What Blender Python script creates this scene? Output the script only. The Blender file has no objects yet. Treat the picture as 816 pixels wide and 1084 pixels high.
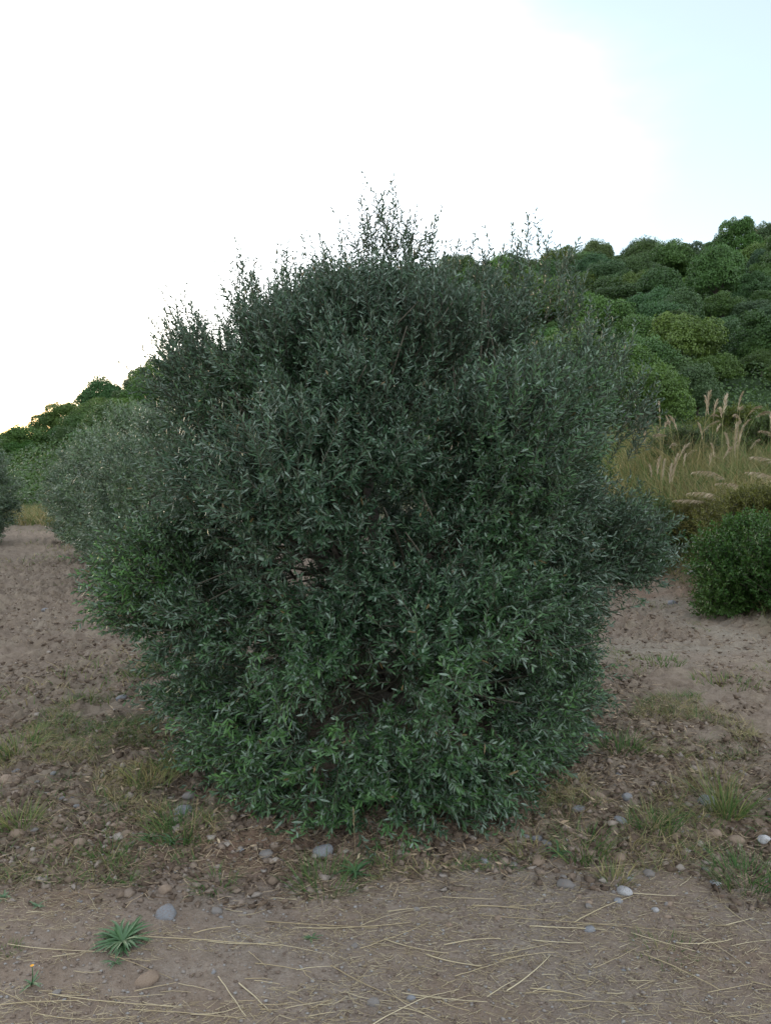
import bpy, math
import numpy as np
from math import radians, pi, sin, cos

sc = bpy.context.scene
COL = sc.collection
RNG = np.random.default_rng(11)

# ------------------------------------------------------------------ camera numbers
EYE = np.array([0.0, 0.0, 1.55]); F = 783.0; PITCH = math.atan(22 / F)
FW = np.array([0, cos(PITCH), -sin(PITCH)]); UPV = np.array([0, sin(PITCH), cos(PITCH)])

# ------------------------------------------------------------------ noise
_T = np.random.default_rng(5).random((128, 128, 128)).astype(np.float32)
def vn3(x, y, z):
    x, y, z = np.broadcast_arrays(np.asarray(x, float), np.asarray(y, float), np.asarray(z, float))
    i, j, k = np.floor(x).astype(int), np.floor(y).astype(int), np.floor(z).astype(int)
    u, v, w = x - i, y - j, z - k
    u, v, w = u*u*(3-2*u), v*v*(3-2*v), w*w*(3-2*w)
    g = lambda a, b, c: _T[(i+a) & 127, (j+b) & 127, (k+c) & 127]
    r = 0
    for a, ua in ((0, 1-u), (1, u)):
        for b, vb in ((0, 1-v), (1, v)):
            for c, wc in ((0, 1-w), (1, w)):
                r = r + ua*vb*wc*g(a, b, c)
    return r
def vn2(x, y, s=0): return vn3(x, y, np.full(np.shape(x), s + .37))
def fbm2(x, y, o=4, s=0):
    r, a, t = 0, .5, 0
    for n in range(o):
        r = r + a*vn2(x*2**n, y*2**n, s+7*n); t += a; a *= .5
    return r/t
def S(a):
    a = np.clip(a, 0, 1); return a*a*(3-2*a)
def nrm(v): return v/np.maximum(np.linalg.norm(v, axis=-1, keepdims=True), 1e-9)

# ------------------------------------------------------------------ terrain height
_tt = [-3, -1.2, -.75, -.6, -.5, -.42, -.33, -.28, -.1, .05, .14, .25, .36, .45, .52, .8, 1.3, 3]
_pp = [505, 508, 508, 500, 480, 456, 430, 412, 350, 322, 304, 298, 289, 282, 274, 256, 272, 380]
def ridge(t):
    R = 105 + 85*S((t+.5)/.6)
    e = (520-np.interp(t, _tt, _pp))/F
    return R, 1.55 + e*R
def track_edge(x): return 2.98 + .07*np.sin(x*1.3+.6) + .05*np.sin(x*3.7) + .12*(fbm2(np.asarray(x, float)*2.6, np.asarray(x, float)*0+2.2, 3, 13)-.5) - .012*x
def H(x, y):
    x = np.asarray(x, float); y = np.asarray(y, float)
    z = .05*S((y-track_edge(x)+.1)/.5) + .007*np.clip(y-4, 0, 36)
    z = z + 1.15*S((x-3.25)/2.6)*S((y-5.8)/5) + 1.15*S((y-9.5)/8)*S((x+1.0)/4)
    yy = np.maximum(y, 20.); t = x/yy
    R, Zr = ridge(t)
    u = np.clip((y-40)/(R-40), 0, 1); u = u**1.06
    z = z*(1-u) + Zr*u*(1-.3*S((y-R)/250)) + 2.5*u*(fbm2(x*.03, y*.03, 3)-.5)
    return z
def Hd(x, y):
    """height with the soil relief"""
    x = np.asarray(x, float); y = np.asarray(y, float)
    ed = y-track_edge(x)
    fld = S((ed+.22)/.6)*(1-S((y-30)/12))
    path = path_w(x, y)
    q = fbm2(x*3.1, y*3.1, 3, 3)
    rid = 1-np.abs(2*vn2(x*9+3*q, y*9, 11)-1)
    clod = np.clip(vn2(x*17, y*17, 21)-.45, 0, 1)*1.6 + np.clip(vn2(x*38, y*38, 31)-.5, 0, 1)
    d = fld*(1-.6*path)*(1+1.1*S((y-5.2)/4))*(.075*(q-.5) + .045*(rid-.5) + .050*clod)
    d = d + (1-fld)*(1-S((y-22)/12))*(.034*(fbm2(x*1.5, y*4, 4, 41)-.5) + .005*vn2(x*60, y*60, 51))
    d = d + S((y-22)/12)*.3*(fbm2(x*.4, y*.4, 3, 61)-.5)
    return H(x, y) + d
def path_w(x, y):
    """the pale sandy strip that crosses behind the olive and turns up the bank"""
    yc = 6.75 - .16*(x-2.0)
    a = S(1.25-np.abs(y-yc+.3*(vn2(x*2, y*2, 9)-.5))/.58)*S((x-.2)/1.5)
    xc = 3.45 + .015*(y-7)
    b = S(1.3-np.abs(x-xc)/.42)*S((y-6.5)/1)*(1-S((y-11.5)/2))
    return np.maximum(a*.95, b)
def ray(px, py, lift=0.0):
    """where the sight line through a point of the photograph meets the terrain"""
    d = FW + (px-408)/F*np.array([1., 0, 0]) + (542-py)/F*UPV
    ts = np.linspace(1.2, 60, 3000)
    p = EYE + ts[:, None]*d
    below = p[:, 2] < H(p[:, 0], p[:, 1]) + lift
    i = np.argmax(below) if below.any() else len(ts)-1
    return p[i]
def proj(p):
    v = np.asarray(p, float)-EYE
    d = v@FW
    return 408+F*v[..., 0]/d, 542-F*(v@UPV)/d, d

# ------------------------------------------------------------------ mesh helpers
def mesh(name, V, faces, mats, attrs=None, smooth=False, midx=None):
    """faces: list of (M,k) int arrays"""
    me = bpy.data.meshes.new(name)
    V = np.asarray(V, np.float32)
    me.vertices.add(len(V)); me.vertices.foreach_set('co', V.ravel())
    idx = np.concatenate([f.ravel() for f in faces]).astype(np.int32)
    tot = np.concatenate([np.full(len(f), f.shape[1]) for f in faces])
    st = np.concatenate([[0], np.cumsum(tot)[:-1]]).astype(np.int32)
    me.loops.add(len(idx)); me.loops.foreach_set('vertex_index', idx)
    me.polygons.add(len(st)); me.polygons.foreach_set('loop_start', st)
    me.update(calc_edges=True)
    if smooth: me.polygons.foreach_set('use_smooth', np.ones(len(st), bool))
    for m in (mats if isinstance(mats, (list, tuple)) else [mats]): me.materials.append(m)
    if midx is not None: me.polygons.foreach_set('material_index', midx.astype(np.int32))
    for k, a in (attrs or {}).items():
        at = me.attributes.new(k, 'FLOAT', 'POINT'); at.data.foreach_set('value', np.asarray(a, np.float32))
    return me
def link(name, data, parent=None, loc=None):
    o = bpy.data.objects.new(name, data); COL.objects.link(o)
    if parent is not None: o.parent = parent
    if loc is not None: o.location = loc
    return o
def tag(o, label, cat, group=None):
    o['label'] = label; o['category'] = cat; o['kind'] = 'thing'
    if group: o['group'] = group
    return o
def kind(o, k): o['kind'] = k; return o
def copy_tree(o, parent=None):
    c = o.copy(); COL.objects.link(c)
    if parent is not None: c.parent = parent
    for ch in list(o.children): copy_tree(ch, c)
    return c
ORD = 'zeroth first second third fourth fifth sixth seventh eighth ninth tenth eleventh twelfth thirteenth fourteenth fifteenth sixteenth seventeenth eighteenth nineteenth twentieth'.split()
def ordinal(n):
    if n <= 20: return ORD[n]
    return f"{n}{'th' if 10 <= n % 100 <= 20 else {1:'st',2:'nd',3:'rd'}.get(n % 10,'th')}"
def number_off(items, cat, group):
    """items: (object, phrase, px); numbers those that share a phrase from the left of the photo"""
    by = {}
    for o, ph, px in items: by.setdefault(ph, []).append((px, o))
    for ph, L in by.items():
        L.sort(key=lambda q: q[0])
        for n, (px, o) in enumerate(L, 1):
            if len(L) == 1: lab = 'the only ' + ph
            elif n == len(L): lab = 'rightmost ' + ph
            elif n == 1: lab = 'leftmost ' + ph
            else: lab = f'{ph}, {ordinal(n)} from the left'
            tag(o, lab, cat, group)

class Acc:
    """collects pieces of one mesh"""
    def __init__(s): s.v = []; s.f = {}; s.a = {}; s.n = 0
    def add(s, V, Fs, **attrs):
        V = np.asarray(V, float).reshape(-1, 3)
        s.v.append(V)
        for f in Fs: s.f.setdefault(f.shape[1], []).append(f+s.n)
        for k, a in attrs.items(): s.a.setdefault(k, []).append(np.broadcast_to(a, (len(V),)))
        s.n += len(V)
    def mesh(s, name, mats, smooth=False):
        return mesh(name, np.concatenate(s.v), [np.concatenate(q) for q in s.f.values()], mats, {k: np.concatenate(a) for k, a in s.a.items()}, smooth)

def tube(P, r, n=6):
    """one tapered tube through the points P"""
    P = np.asarray(P, float); r = np.asarray(r, float); m = len(P)
    T = nrm(np.gradient(P, axis=0))
    ref = np.array([.31, .17, .93]); A = nrm(np.cross(T, ref)); B = np.cross(T, A)
    th = np.arange(n)*2*pi/n
    V = P[:, None] + r[:, None, None]*(np.cos(th)[None, :, None]*A[:, None] + np.sin(th)[None, :, None]*B[:, None])
    i = np.arange(m-1)[:, None]*n; j = np.arange(n)[None]; j2 = (j+1) % n
    Fq = np.stack([i+j, i+j2, i+n+j2, i+n+j], -1).reshape(-1, 4)
    return V.reshape(-1, 3), [Fq, np.arange(n)[::-1][None], (np.arange(n)+(m-1)*n)[None]]
def stems(P0, P1, P2, r0, r1, n=3):
    """many three-point thin tubes at once"""
    N = len(P0); P = np.stack([P0, P1, P2], 1)
    T = nrm(P2-P0); A = nrm(np.cross(T, np.array([.31, .17, .93]))); B = np.cross(T, A)
    th = np.arange(n)*2*pi/n
    R = np.stack([np.broadcast_to(r0, N), np.broadcast_to((np.asarray(r0)+r1)/2, N), np.broadcast_to(r1, N)], 1)
    off = np.cos(th)[None, :, None]*A[:, None] + np.sin(th)[None, :, None]*B[:, None]
    V = P[:, :, None] + R[:, :, None, None]*off[:, None]
    j = np.arange(n); j2 = (j+1) % n
    one = np.concatenate([np.stack([k*n+j, k*n+j2, (k+1)*n+j2, (k+1)*n+j], -1) for k in range(2)])
    Fq = (np.arange(N)*3*n)[:, None, None] + one[None]
    return V.reshape(-1, 3), [Fq.reshape(-1, 4)]
def blades(B, D, L, W, bend, rng, seg=3):
    """grass blades: base B, direction D, length L, width W, bend towards the ground"""
    N = len(B); D = nrm(D)
    side = nrm(np.cross(D, np.array([0, 0, 1.]) + .3*rng.normal(size=(N, 3)))+1e-6)
    hz = D.copy(); hz[:, 2] = 0; hz = nrm(hz + .01*rng.normal(size=(N, 3))*np.array([1, 1, 0]))
    V = []
    for k in range(seg+1):
        s = k/seg
        c = B + D*(L*s)[:, None] + hz*(bend*L*s*s)[:, None] - np.array([0, 0, 1.])*(bend*L*.55*s*s*s)[:, None]
        w = W*(1-s*.95)*.5
        V += [c-side*w[:, None], c+side*w[:, None]]
    V = np.stack(V, 1)
    one = np.array([[2*k, 2*k+1, 2*k+3, 2*k+2] for k in range(seg)])
    Fq = (np.arange(N)*(2*seg+2))[:, None, None]+one[None]
    return V.reshape(-1, 3), [Fq.reshape(-1, 4)], 2*seg+2

# ------------------------------------------------------------------ materials
class M:
    def __init__(s, name):
        s.m = bpy.data.materials.new(name); s.m.use_nodes = True
        s.t = s.m.node_tree; s.t.nodes.clear()
        s.out = s.n('ShaderNodeOutputMaterial')
    def n(s, ty, **kw):
        o = s.t.nodes.new(ty)
        for k, v in kw.items(): setattr(o, k, v)
        return o
    def l(s, a, b): s.t.links.new(a, b)
    def put(s, sock, v):
        if isinstance(v, bpy.types.NodeSocket): s.l(v, sock)
        else: sock.default_value = (*v, 1) if isinstance(v, tuple) and len(v) == 3 and sock.type == 'RGBA' else v
    def attr(s, k): return s.n('ShaderNodeAttribute', attribute_name=k).outputs['Fac']
    def mix(s, f, a, b, mode='MIX'):
        o = s.n('ShaderNodeMix', data_type='RGBA', blend_type=mode)
        s.put(o.inputs[0], f); s.put(o.inputs[6], a); s.put(o.inputs[7], b); return o.outputs[2]
    def math(s, op, a, b=0.0, c=None):
        o = s.n('ShaderNodeMath', operation=op); s.put(o.inputs[0], a); s.put(o.inputs[1], b)
        if c is not None: s.put(o.inputs[2], c)
        return o.outputs[0]
    def ramp(s, f, *st):
        o = s.n('ShaderNodeValToRGB'); e = o.color_ramp.elements
        while len(e) < len(st): e.new(.5)
        for q, (p, c) in zip(e, st): q.position = p; q.color = (*c, 1) if len(c) == 3 else c
        s.l(f, o.inputs[0]); return o.outputs[0]
    def noise(s, scale, detail=3, rough=.55, coord=None, out='Fac'):
        o = s.n('ShaderNodeTexNoise'); o.inputs['Scale'].default_value = scale; o.inputs['Detail'].default_value = detail; o.inputs['Roughness'].default_value = rough
        if coord is not None: s.l(coord, o.inputs['Vector'])
        return o.outputs[out]
    def pos(s): return s.n('ShaderNodeNewGeometry').outputs['Position']
    def bump(s, h, strength, dist):
        o = s.n('ShaderNodeBump'); o.inputs['Strength'].default_value = strength; o.inputs['Distance'].default_value = dist
        s.l(h, o.inputs['Height']); return o.outputs[0]
    def bsdf(s, col, rough=.8, spec=.3, normal=None):
        o = s.n('ShaderNodeBsdfPrincipled'); s.put(o.inputs['Base Color'], col); s.put(o.inputs['Roughness'], rough); s.put(o.inputs['Specular IOR Level'], spec)
        if normal is not None: s.l(normal, o.inputs['Normal'])
        return o.outputs[0]
    def done(s, sh): s.l(sh, s.out.inputs['Surface']); return s.m

def leaf_mat(name, top, top2, young, under, rough=.45, spec=.45, trans=.22, objcol=False):
    m = M(name)
    v = m.attr('v'); y = m.attr('young')
    c = m.mix(v, top, top2)
    c = m.mix(m.math('MINIMUM', y, 1.0), c, young); c = m.mix(m.math('GREATER_THAN', y, 1.5), c, (.15, .105, .045))
    if objcol:
        c = m.mix(1.0, c, m.n('ShaderNodeObjectInfo').outputs['Color'], 'MULTIPLY')
    bf = m.n('ShaderNodeNewGeometry').outputs['Backfacing']
    if under is not None:
        cu = m.mix(m.math('MULTIPLY', v, .5), under, c)
        c2 = m.mix(bf, c, cu)
    else: c2 = c
    a = m.bsdf(c2, rough, spec)
    tr = m.n('ShaderNodeBsdfTranslucent'); m.l(m.mix(.5, c, (.08, .13, .02)), tr.inputs['Color'])
    mx = m.n('ShaderNodeMixShader'); mx.inputs[0].default_value = trans
    m.l(a, mx.inputs[1]); m.l(tr.outputs[0], mx.inputs[2])
    return m.done(mx.outputs[0])

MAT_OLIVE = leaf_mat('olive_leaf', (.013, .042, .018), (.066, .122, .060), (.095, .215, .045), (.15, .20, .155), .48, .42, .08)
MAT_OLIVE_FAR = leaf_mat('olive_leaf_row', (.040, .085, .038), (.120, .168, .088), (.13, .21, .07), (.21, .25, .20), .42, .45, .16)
MAT_TREE = leaf_mat('oak_leaf', (.55, .60, .50), (1.15, 1.1, 1.0), (1.3, 1.25, .8), None, .5, .35, .18, True)
MAT_BUSH = leaf_mat('bush_leaf', (.6, .62, .55), (1.2, 1.15, 1.0), (1.5, 1.4, .8), None, .5, .25, .22, True)
def grass_mat():
    m = M('grass_blades')
    c = m.ramp(m.attr('dry'), (0, (.055, .135, .034)), (.35, (.13, .185, .055)), (.6, (.28, .235, .10)), (1, (.42, .34, .19)))
    c = m.mix(m.math('MULTIPLY', m.attr('v'), .28), c, (.04, .055, .022))
    a = m.bsdf(c, .6, .25); tr = m.n('ShaderNodeBsdfTranslucent'); m.l(c, tr.inputs['Color'])
    mx = m.n('ShaderNodeMixShader'); mx.inputs[0].default_value = .25
    m.l(a, mx.inputs[1]); m.l(tr.outputs[0], mx.inputs[2]); return m.done(mx.outputs[0])
MAT_GRASS = grass_mat()
def bark_mat(name, a, b):
    m = M(name); p = m.pos()
    n = m.noise(28, 5, .65, p)
    return m.done(m.bsdf(m.ramp(n, (.3, a), (.7, b)), .9, .15, m.bump(m.noise(60, 4, .6, p), .6, .01)))
MAT_BARK = bark_mat('olive_bark', (.045, .038, .032), (.16, .14, .12))
MAT_TWIG = bark_mat('twig_bark', (.045, .04, .03), (.11, .10, .075))
def stone_mat():
    m = M('field_stone')
    tc = m.n('ShaderNodeTexCoord').outputs['Object']
    oi = m.n('ShaderNodeObjectInfo')
    n = m.noise(22, 6, .62, tc)
    c = m.mix(n, (.62, .60, .58), (1.25, 1.25, 1.25))
    c = m.mix(1.0, c, oi.outputs['Color'], 'MULTIPLY')
    dirt = m.ramp(m.noise(9, 4, .6, tc), (.48, (0, 0, 0)), (.66, (1, 1, 1)))
    c = m.mix(m.math('MULTIPLY', dirt, .75), c, (.17, .115, .08))
    return m.done(m.bsdf(c, .85, .25, m.bump(m.noise(45, 5, .65, tc), .5, .006)))
MAT_STONE = stone_mat()
def pebble_mat():
    m = M('pebbles')
    c = m.ramp(m.attr('v'), (0, (.10, .07, .052)), (.45, (.20, .155, .125)), (.8, (.25, .235, .22)), (1, (.42, .41, .40)))
    return m.done(m.bsdf(c, .9, .15))
MAT_PEB = pebble_mat()
def clod_mat():
    m = M('clods')
    c = m.ramp(m.attr('v'), (0, (.095, .068, .050)), (.5, (.185, .138, .104)), (.82, (.25, .20, .162)), (1, (.34, .31, .28)))
    p = m.pos()
    return m.done(m.bsdf(c, .95, .1, m.bump(m.noise(140, 4, .7, p), .8, .006)))
MAT_CLOD = clod_mat()
def straw_mat():
    m = M('straw')
    c = m.ramp(m.attr('v'), (0, (.16, .115, .065)), (.5, (.34, .27, .16)), (1, (.50, .43, .29)))
    return m.done(m.bsdf(c, .65, .3))
MAT_STRAW = straw_mat()
def litter_mat():
    m = M('dead_stems')
    c = m.ramp(m.attr('v'), (0, (.085, .055, .038)), (.5, (.22, .155, .10)), (1, (.46, .36, .24)))
    return m.done(m.bsdf(c, .8, .2))
MAT_LITTER = litter_mat()
def plume_mat():
    m = M('plume')
    c = m.ramp(m.attr('v'), (0, (.30, .23, .15)), (1, (.62, .54, .42)))
    a = m.bsdf(c, .8, .1); tr = m.n('ShaderNodeBsdfTranslucent'); m.l(c, tr.inputs['Color'])
    mx = m.n('ShaderNodeMixShader'); mx.inputs[0].default_value = .35
    m.l(a, mx.inputs[1]); m.l(tr.outputs[0], mx.inputs[2]); return m.done(mx.outputs[0])
MAT_PLUME = plume_mat()
def flat_mat(name, c, rough=.6):
    m = M(name); n = m.noise(40, 2, .5, m.pos())
    return m.done(m.bsdf(m.mix(n, tuple(q*.8 for q in c), tuple(min(1, q*1.15) for q in c)), rough, .3))

def soil_mat():
    m = M('soil'); p = m.pos()
    big = m.noise(1.3, 4, .6, p); mid = m.noise(9, 5, .65, p); fine = m.noise(70, 5, .7, p); grit = m.noise(260, 2, .6, p)
    # trodden track: grey brown grit
    trk = m.ramp(m.mix(.5, mid, fine), (.32, (.140, .108, .082)), (.5, (.212, .170, .135)), (.68, (.295, .250, .205)))
    trk = m.mix(m.math('MULTIPLY', m.ramp(grit, (.58, (0, 0, 0)), (.72, (1, 1, 1))), .5), trk, (.36, .33, .31))
    trk = m.mix(m.ramp(big, (.42, (0, 0, 0)), (.68, (.55, .55, .55))), trk, (.19, .125, .082))
    # tilled soil: redder, darker in the crumbs
    til = m.ramp(m.mix(.55, mid, fine), (.3, (.096, .072, .054)), (.5, (.188, .147, .113)), (.72, (.300, .250, .200)))
    til = m.mix(m.ramp(m.noise(3.4, 5, .7, p), (.45, (0, 0, 0)), (.62, (.6, .6, .6))), til, (.265, .220, .162))
    til = m.mix(m.ramp(big, (.35, (0, 0, 0)), (.7, (.5, .5, .5))), til, (.20, .15, .11))
    pth = m.ramp(m.mix(.5, mid, fine), (.3, (.150, .128, .098)), (.7, (.30, .262, .208)))
    red = m.ramp(m.mix(.5, mid, fine), (.3, (.13, .068, .045)), (.7, (.25, .145, .10)))
    grn = m.ramp(m.mix(.5, big, fine), (.3, (.040, .055, .022)), (.6, (.09, .095, .038)), (.8, (.16, .13, .065)))
    hil = m.ramp(m.noise(.5, 5, .7, p), (.3, (.012, .024, .009)), (.7, (.035, .060, .020)))
    c = m.mix(m.attr('w_field'), trk, til)
    c = m.mix(m.attr('w_red'), c, red)
    c = m.mix(m.attr('w_path'), c, pth)
    c = m.mix(m.attr('w_green'), c, grn)
    c = m.mix(m.attr('w_hill'), c, hil)
    h = m.math('ADD', m.math('MULTIPLY', fine, .7), m.math('MULTIPLY', grit, .3))
    return m.done(m.bsdf(c, .95, .12, m.bump(m.math('ADD', h, m.math('MULTIPLY', m.noise(22, 4, .7, p), 1.6)), .8, .016)))
MAT_SOIL = soil_mat()

# ------------------------------------------------------------------ the ground, one sheet to the horizon, cut into track / field / hillside
def build_ground():
    r = np.concatenate([[.02, .3, .8], np.exp(np.linspace(np.log(1.3), np.log(16), 560)), np.exp(np.linspace(np.log(16), np.log(260), 190))[1:], np.exp(np.linspace(np.log(260), np.log(3000), 26))[1:]])
    a = np.concatenate([np.linspace(-180, -50, 66)[:-1], np.linspace(-50, -36, 60)[:-1], np.linspace(-36, 36, 520)[:-1], np.linspace(36, 50, 60)[:-1], np.linspace(50, 180, 66)[:-1]])
    a = np.radians(a); n = len(a)
    X = r[:, None]*np.sin(a)[None]; Y = r[:, None]*np.cos(a)[None]
    Z = Hd(X, Y)
    V = np.stack([X, Y, Z], -1).reshape(-1, 3)
    i = np.arange(len(r)-1)[:, None]*n; j = np.arange(n)[None]; j2 = (j+1) % n
    Q = np.stack([i+j, i+n+j, i+n+j2, i+j2], -1).reshape(-1, 4)
    x, y = V[:, 0], V[:, 1]
    ed = y-track_edge(x)
    wob = .35*(fbm2(x*2.5, y*2.5, 3, 71)-.5)
    A = dict(
        w_field=S((ed+wob*1.5+.5*(fbm2(x*9, y*9, 3, 73)-.5)+.12)/.45),
        w_path=path_w(x, y)*S((fbm2(x*2, y*2, 3, 81)-.2)/.4)*.85,
        w_red=np.maximum(.5*S(1.2-np.hypot((x-3.75)/.6, (y-9.9)/1.3)), .6*S(1-np.abs(ed-.15)/.28)*S((fbm2(x*1.6, y*1.6, 3, 91)-.45)/.12)),
        w_green=np.maximum(S((x-3.6-.35*(fbm2(x, y, 3, 95)-.5))/.9)*S((y-6.2)/1.2), S((y-9-.3*np.abs(x-3.5))/4)*S((x+.3)/2.5))*(1-path_w(x, y)*.9),
        w_hill=S((y-38)/8))
    A['w_green'] = np.maximum(A['w_green'], .8*S((y-24)/10))
    fc = V[Q].mean(1)
    isT = fc[:, 1] < track_edge(fc[:, 0]) + .02
    isH = fc[:, 1] > 40
    for nm, sel in (('dirt_track', isT), ('hillside', isH), ('ground', ~isT & ~isH)):
        q = Q[sel]; u, inv = np.unique(q, return_inverse=True)
        kind(link(nm, mesh(nm, V[u], [inv.reshape(-1, 4)], MAT_SOIL, {k: v[u] for k, v in A.items()}, True)), 'structure')
build_ground()

# ------------------------------------------------------------------ leafy shoots
def shoots(P, D, L, nl, ll, lw, rng, young, up=.35, hexa=True, spread=.75, vpow=1.0):
    """leaf blades in opposite pairs along shoots. P base, D direction, L length -> leaf mesh arrays and stem points"""
    N = len(P); D = nrm(D)
    bendv = rng.normal(size=(N, 3))*.25 + np.array([0, 0, up])
    s = (np.arange(nl)//2+.6)/(nl//2+.1)
    s = s[None]+rng.normal(size=(N, nl))*.02
    C = P[:, None]+D[:, None]*(L[:, None]*s)[..., None]+bendv[:, None]*(L[:, None]*s*s*.35)[..., None]
    T = nrm(D[:, None]+bendv[:, None]*(s*.7)[..., None])
    A = nrm(np.cross(T, np.array([.3, .5, .8]))); B = np.cross(T, A)
    ph = (rng.random((N, 1))*6.28)+(np.arange(nl)//2)[None]*1.57+(np.arange(nl) % 2)[None]*pi+rng.normal(size=(N, nl))*.35
    R = np.cos(ph)[..., None]*A+np.sin(ph)[..., None]*B
    tipf = (.35+.65*s)[..., None]
    LD = nrm(T*(.35+.55*tipf)+R*spread+rng.normal(size=(N, nl, 3))*.22+np.array([0, 0, -.06]))
    SD = nrm(np.cross(LD, T+.35*rng.normal(size=(N, nl, 3))))
    SD = SD*np.where(rng.random((N, nl, 1)) < .14, -1., 1.); NR = np.cross(SD, LD)
    ln = ll*(.62+.55*rng.random((N, nl)))*np.clip(1.15-.45*s**3, .3, 2)
    w = lw*(.8+.4*rng.random((N, nl)))*.5
    b = C.reshape(-1, 3); LD = LD.reshape(-1, 3); SD = SD.reshape(-1, 3); NR = NR.reshape(-1, 3)
    ln = ln.reshape(-1, 1); w = w.reshape(-1, 1); K = len(b)
    curl = rng.normal(size=(K, 1))*.10*ln
    if hexa:
        V = np.stack([b, b+LD*ln*.32-SD*w+NR*w*.35, b+LD*ln*.72-SD*w*.85+NR*(w*.3+curl*.5), b+LD*ln+NR*curl,
                      b+LD*ln*.72+SD*w*.85+NR*(w*.3+curl*.5), b+LD*ln*.32+SD*w+NR*w*.35], 1)
        Fq = (np.arange(K)*6)[:, None, None]+np.array([[0, 3, 2, 1], [0, 5, 4, 3]])[None]; k = 6
    else:
        V = np.stack([b, b+LD*ln*.45-SD*w, b+LD*ln+NR*curl, b+LD*ln*.45+SD*w], 1)
        Fq = (np.arange(K)*4)[:, None, None]+np.array([[0, 3, 2, 1]])[None]; k = 4
    vv = np.clip(rng.random(K)**vpow+.06*rng.normal(size=K), 0, 1)
    old = rng.random(K) < .004
    yy = np.repeat(young, nl)*np.clip(.75+.3*rng.normal(size=K), 0, 1)
    yy = np.clip(yy, 0, 1); yy[old] = 2.0
    return V.reshape(-1, 3), [Fq.reshape(-1, 4)], np.repeat(vv, k), np.repeat(yy, k), (P, P+D*(L*.5)[:, None]+bendv*(L*.09)[:, None], P+D*(L)[:, None]+bendv*(L*.35)[:, None])

def crown_points(n, zs, rs, rng, lump=.13, lscale=1.6, off=0., depth=.45, hollow=.45, cut=None, hdeep=.8):
    """points in the leafy outer layer of a crown given by radius against height"""
    zz = np.linspace(zs[0], zs[-1], 400); rr = np.interp(zz, zs, rs)
    dr = np.gradient(rr, zz); w = rr*np.sqrt(1+dr*dr); w = np.cumsum(w); w /= w[-1]
    out = []; got = 0
    while got < n:
        k = n*2
        z = np.interp(rng.random(k), w, zz); th = rng.random(k)*2*pi
        r = np.interp(z, zs, rs); sl = np.interp(z, zz, dr)
        N3 = nrm(np.stack([np.cos(th), np.sin(th), -sl], -1))
        q = np.stack([np.cos(th)*r, np.sin(th)*r, z], -1)
        lm = vn3(q[:, 0]*lscale+off+9, q[:, 1]*lscale+9, q[:, 2]*lscale+9)*.65+vn3(q[:, 0]*lscale*2.3+off+39, q[:, 1]*lscale*2.3+9, q[:, 2]*lscale*2.3+9)*.35
        f = 1-depth*rng.random(k)**1.5
        sc_ = (1+lump*2*(lm-.5))*f
        p = np.stack([np.cos(th)*r*sc_, np.sin(th)*r*sc_, z], -1)-N3*((1-f)*.25)[:, None]
        hol = vn3(q[:, 0]*2.6+off+77, q[:, 1]*2.6+5, q[:, 2]*2.6+5)
        ok = ~((hol < hollow) & (f > hdeep) & (rng.random(k) < .92)) & (p[:, 2] > .02)
        if cut is not None: ok &= ~cut(p, rng)
        p, N3, f = p[ok], N3[ok], f[ok]
        out.append((p, N3, f)); got += len(p)
    P, N3, f = (np.concatenate(q)[:n] for q in zip(*out))
    return P, N3, f

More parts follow.
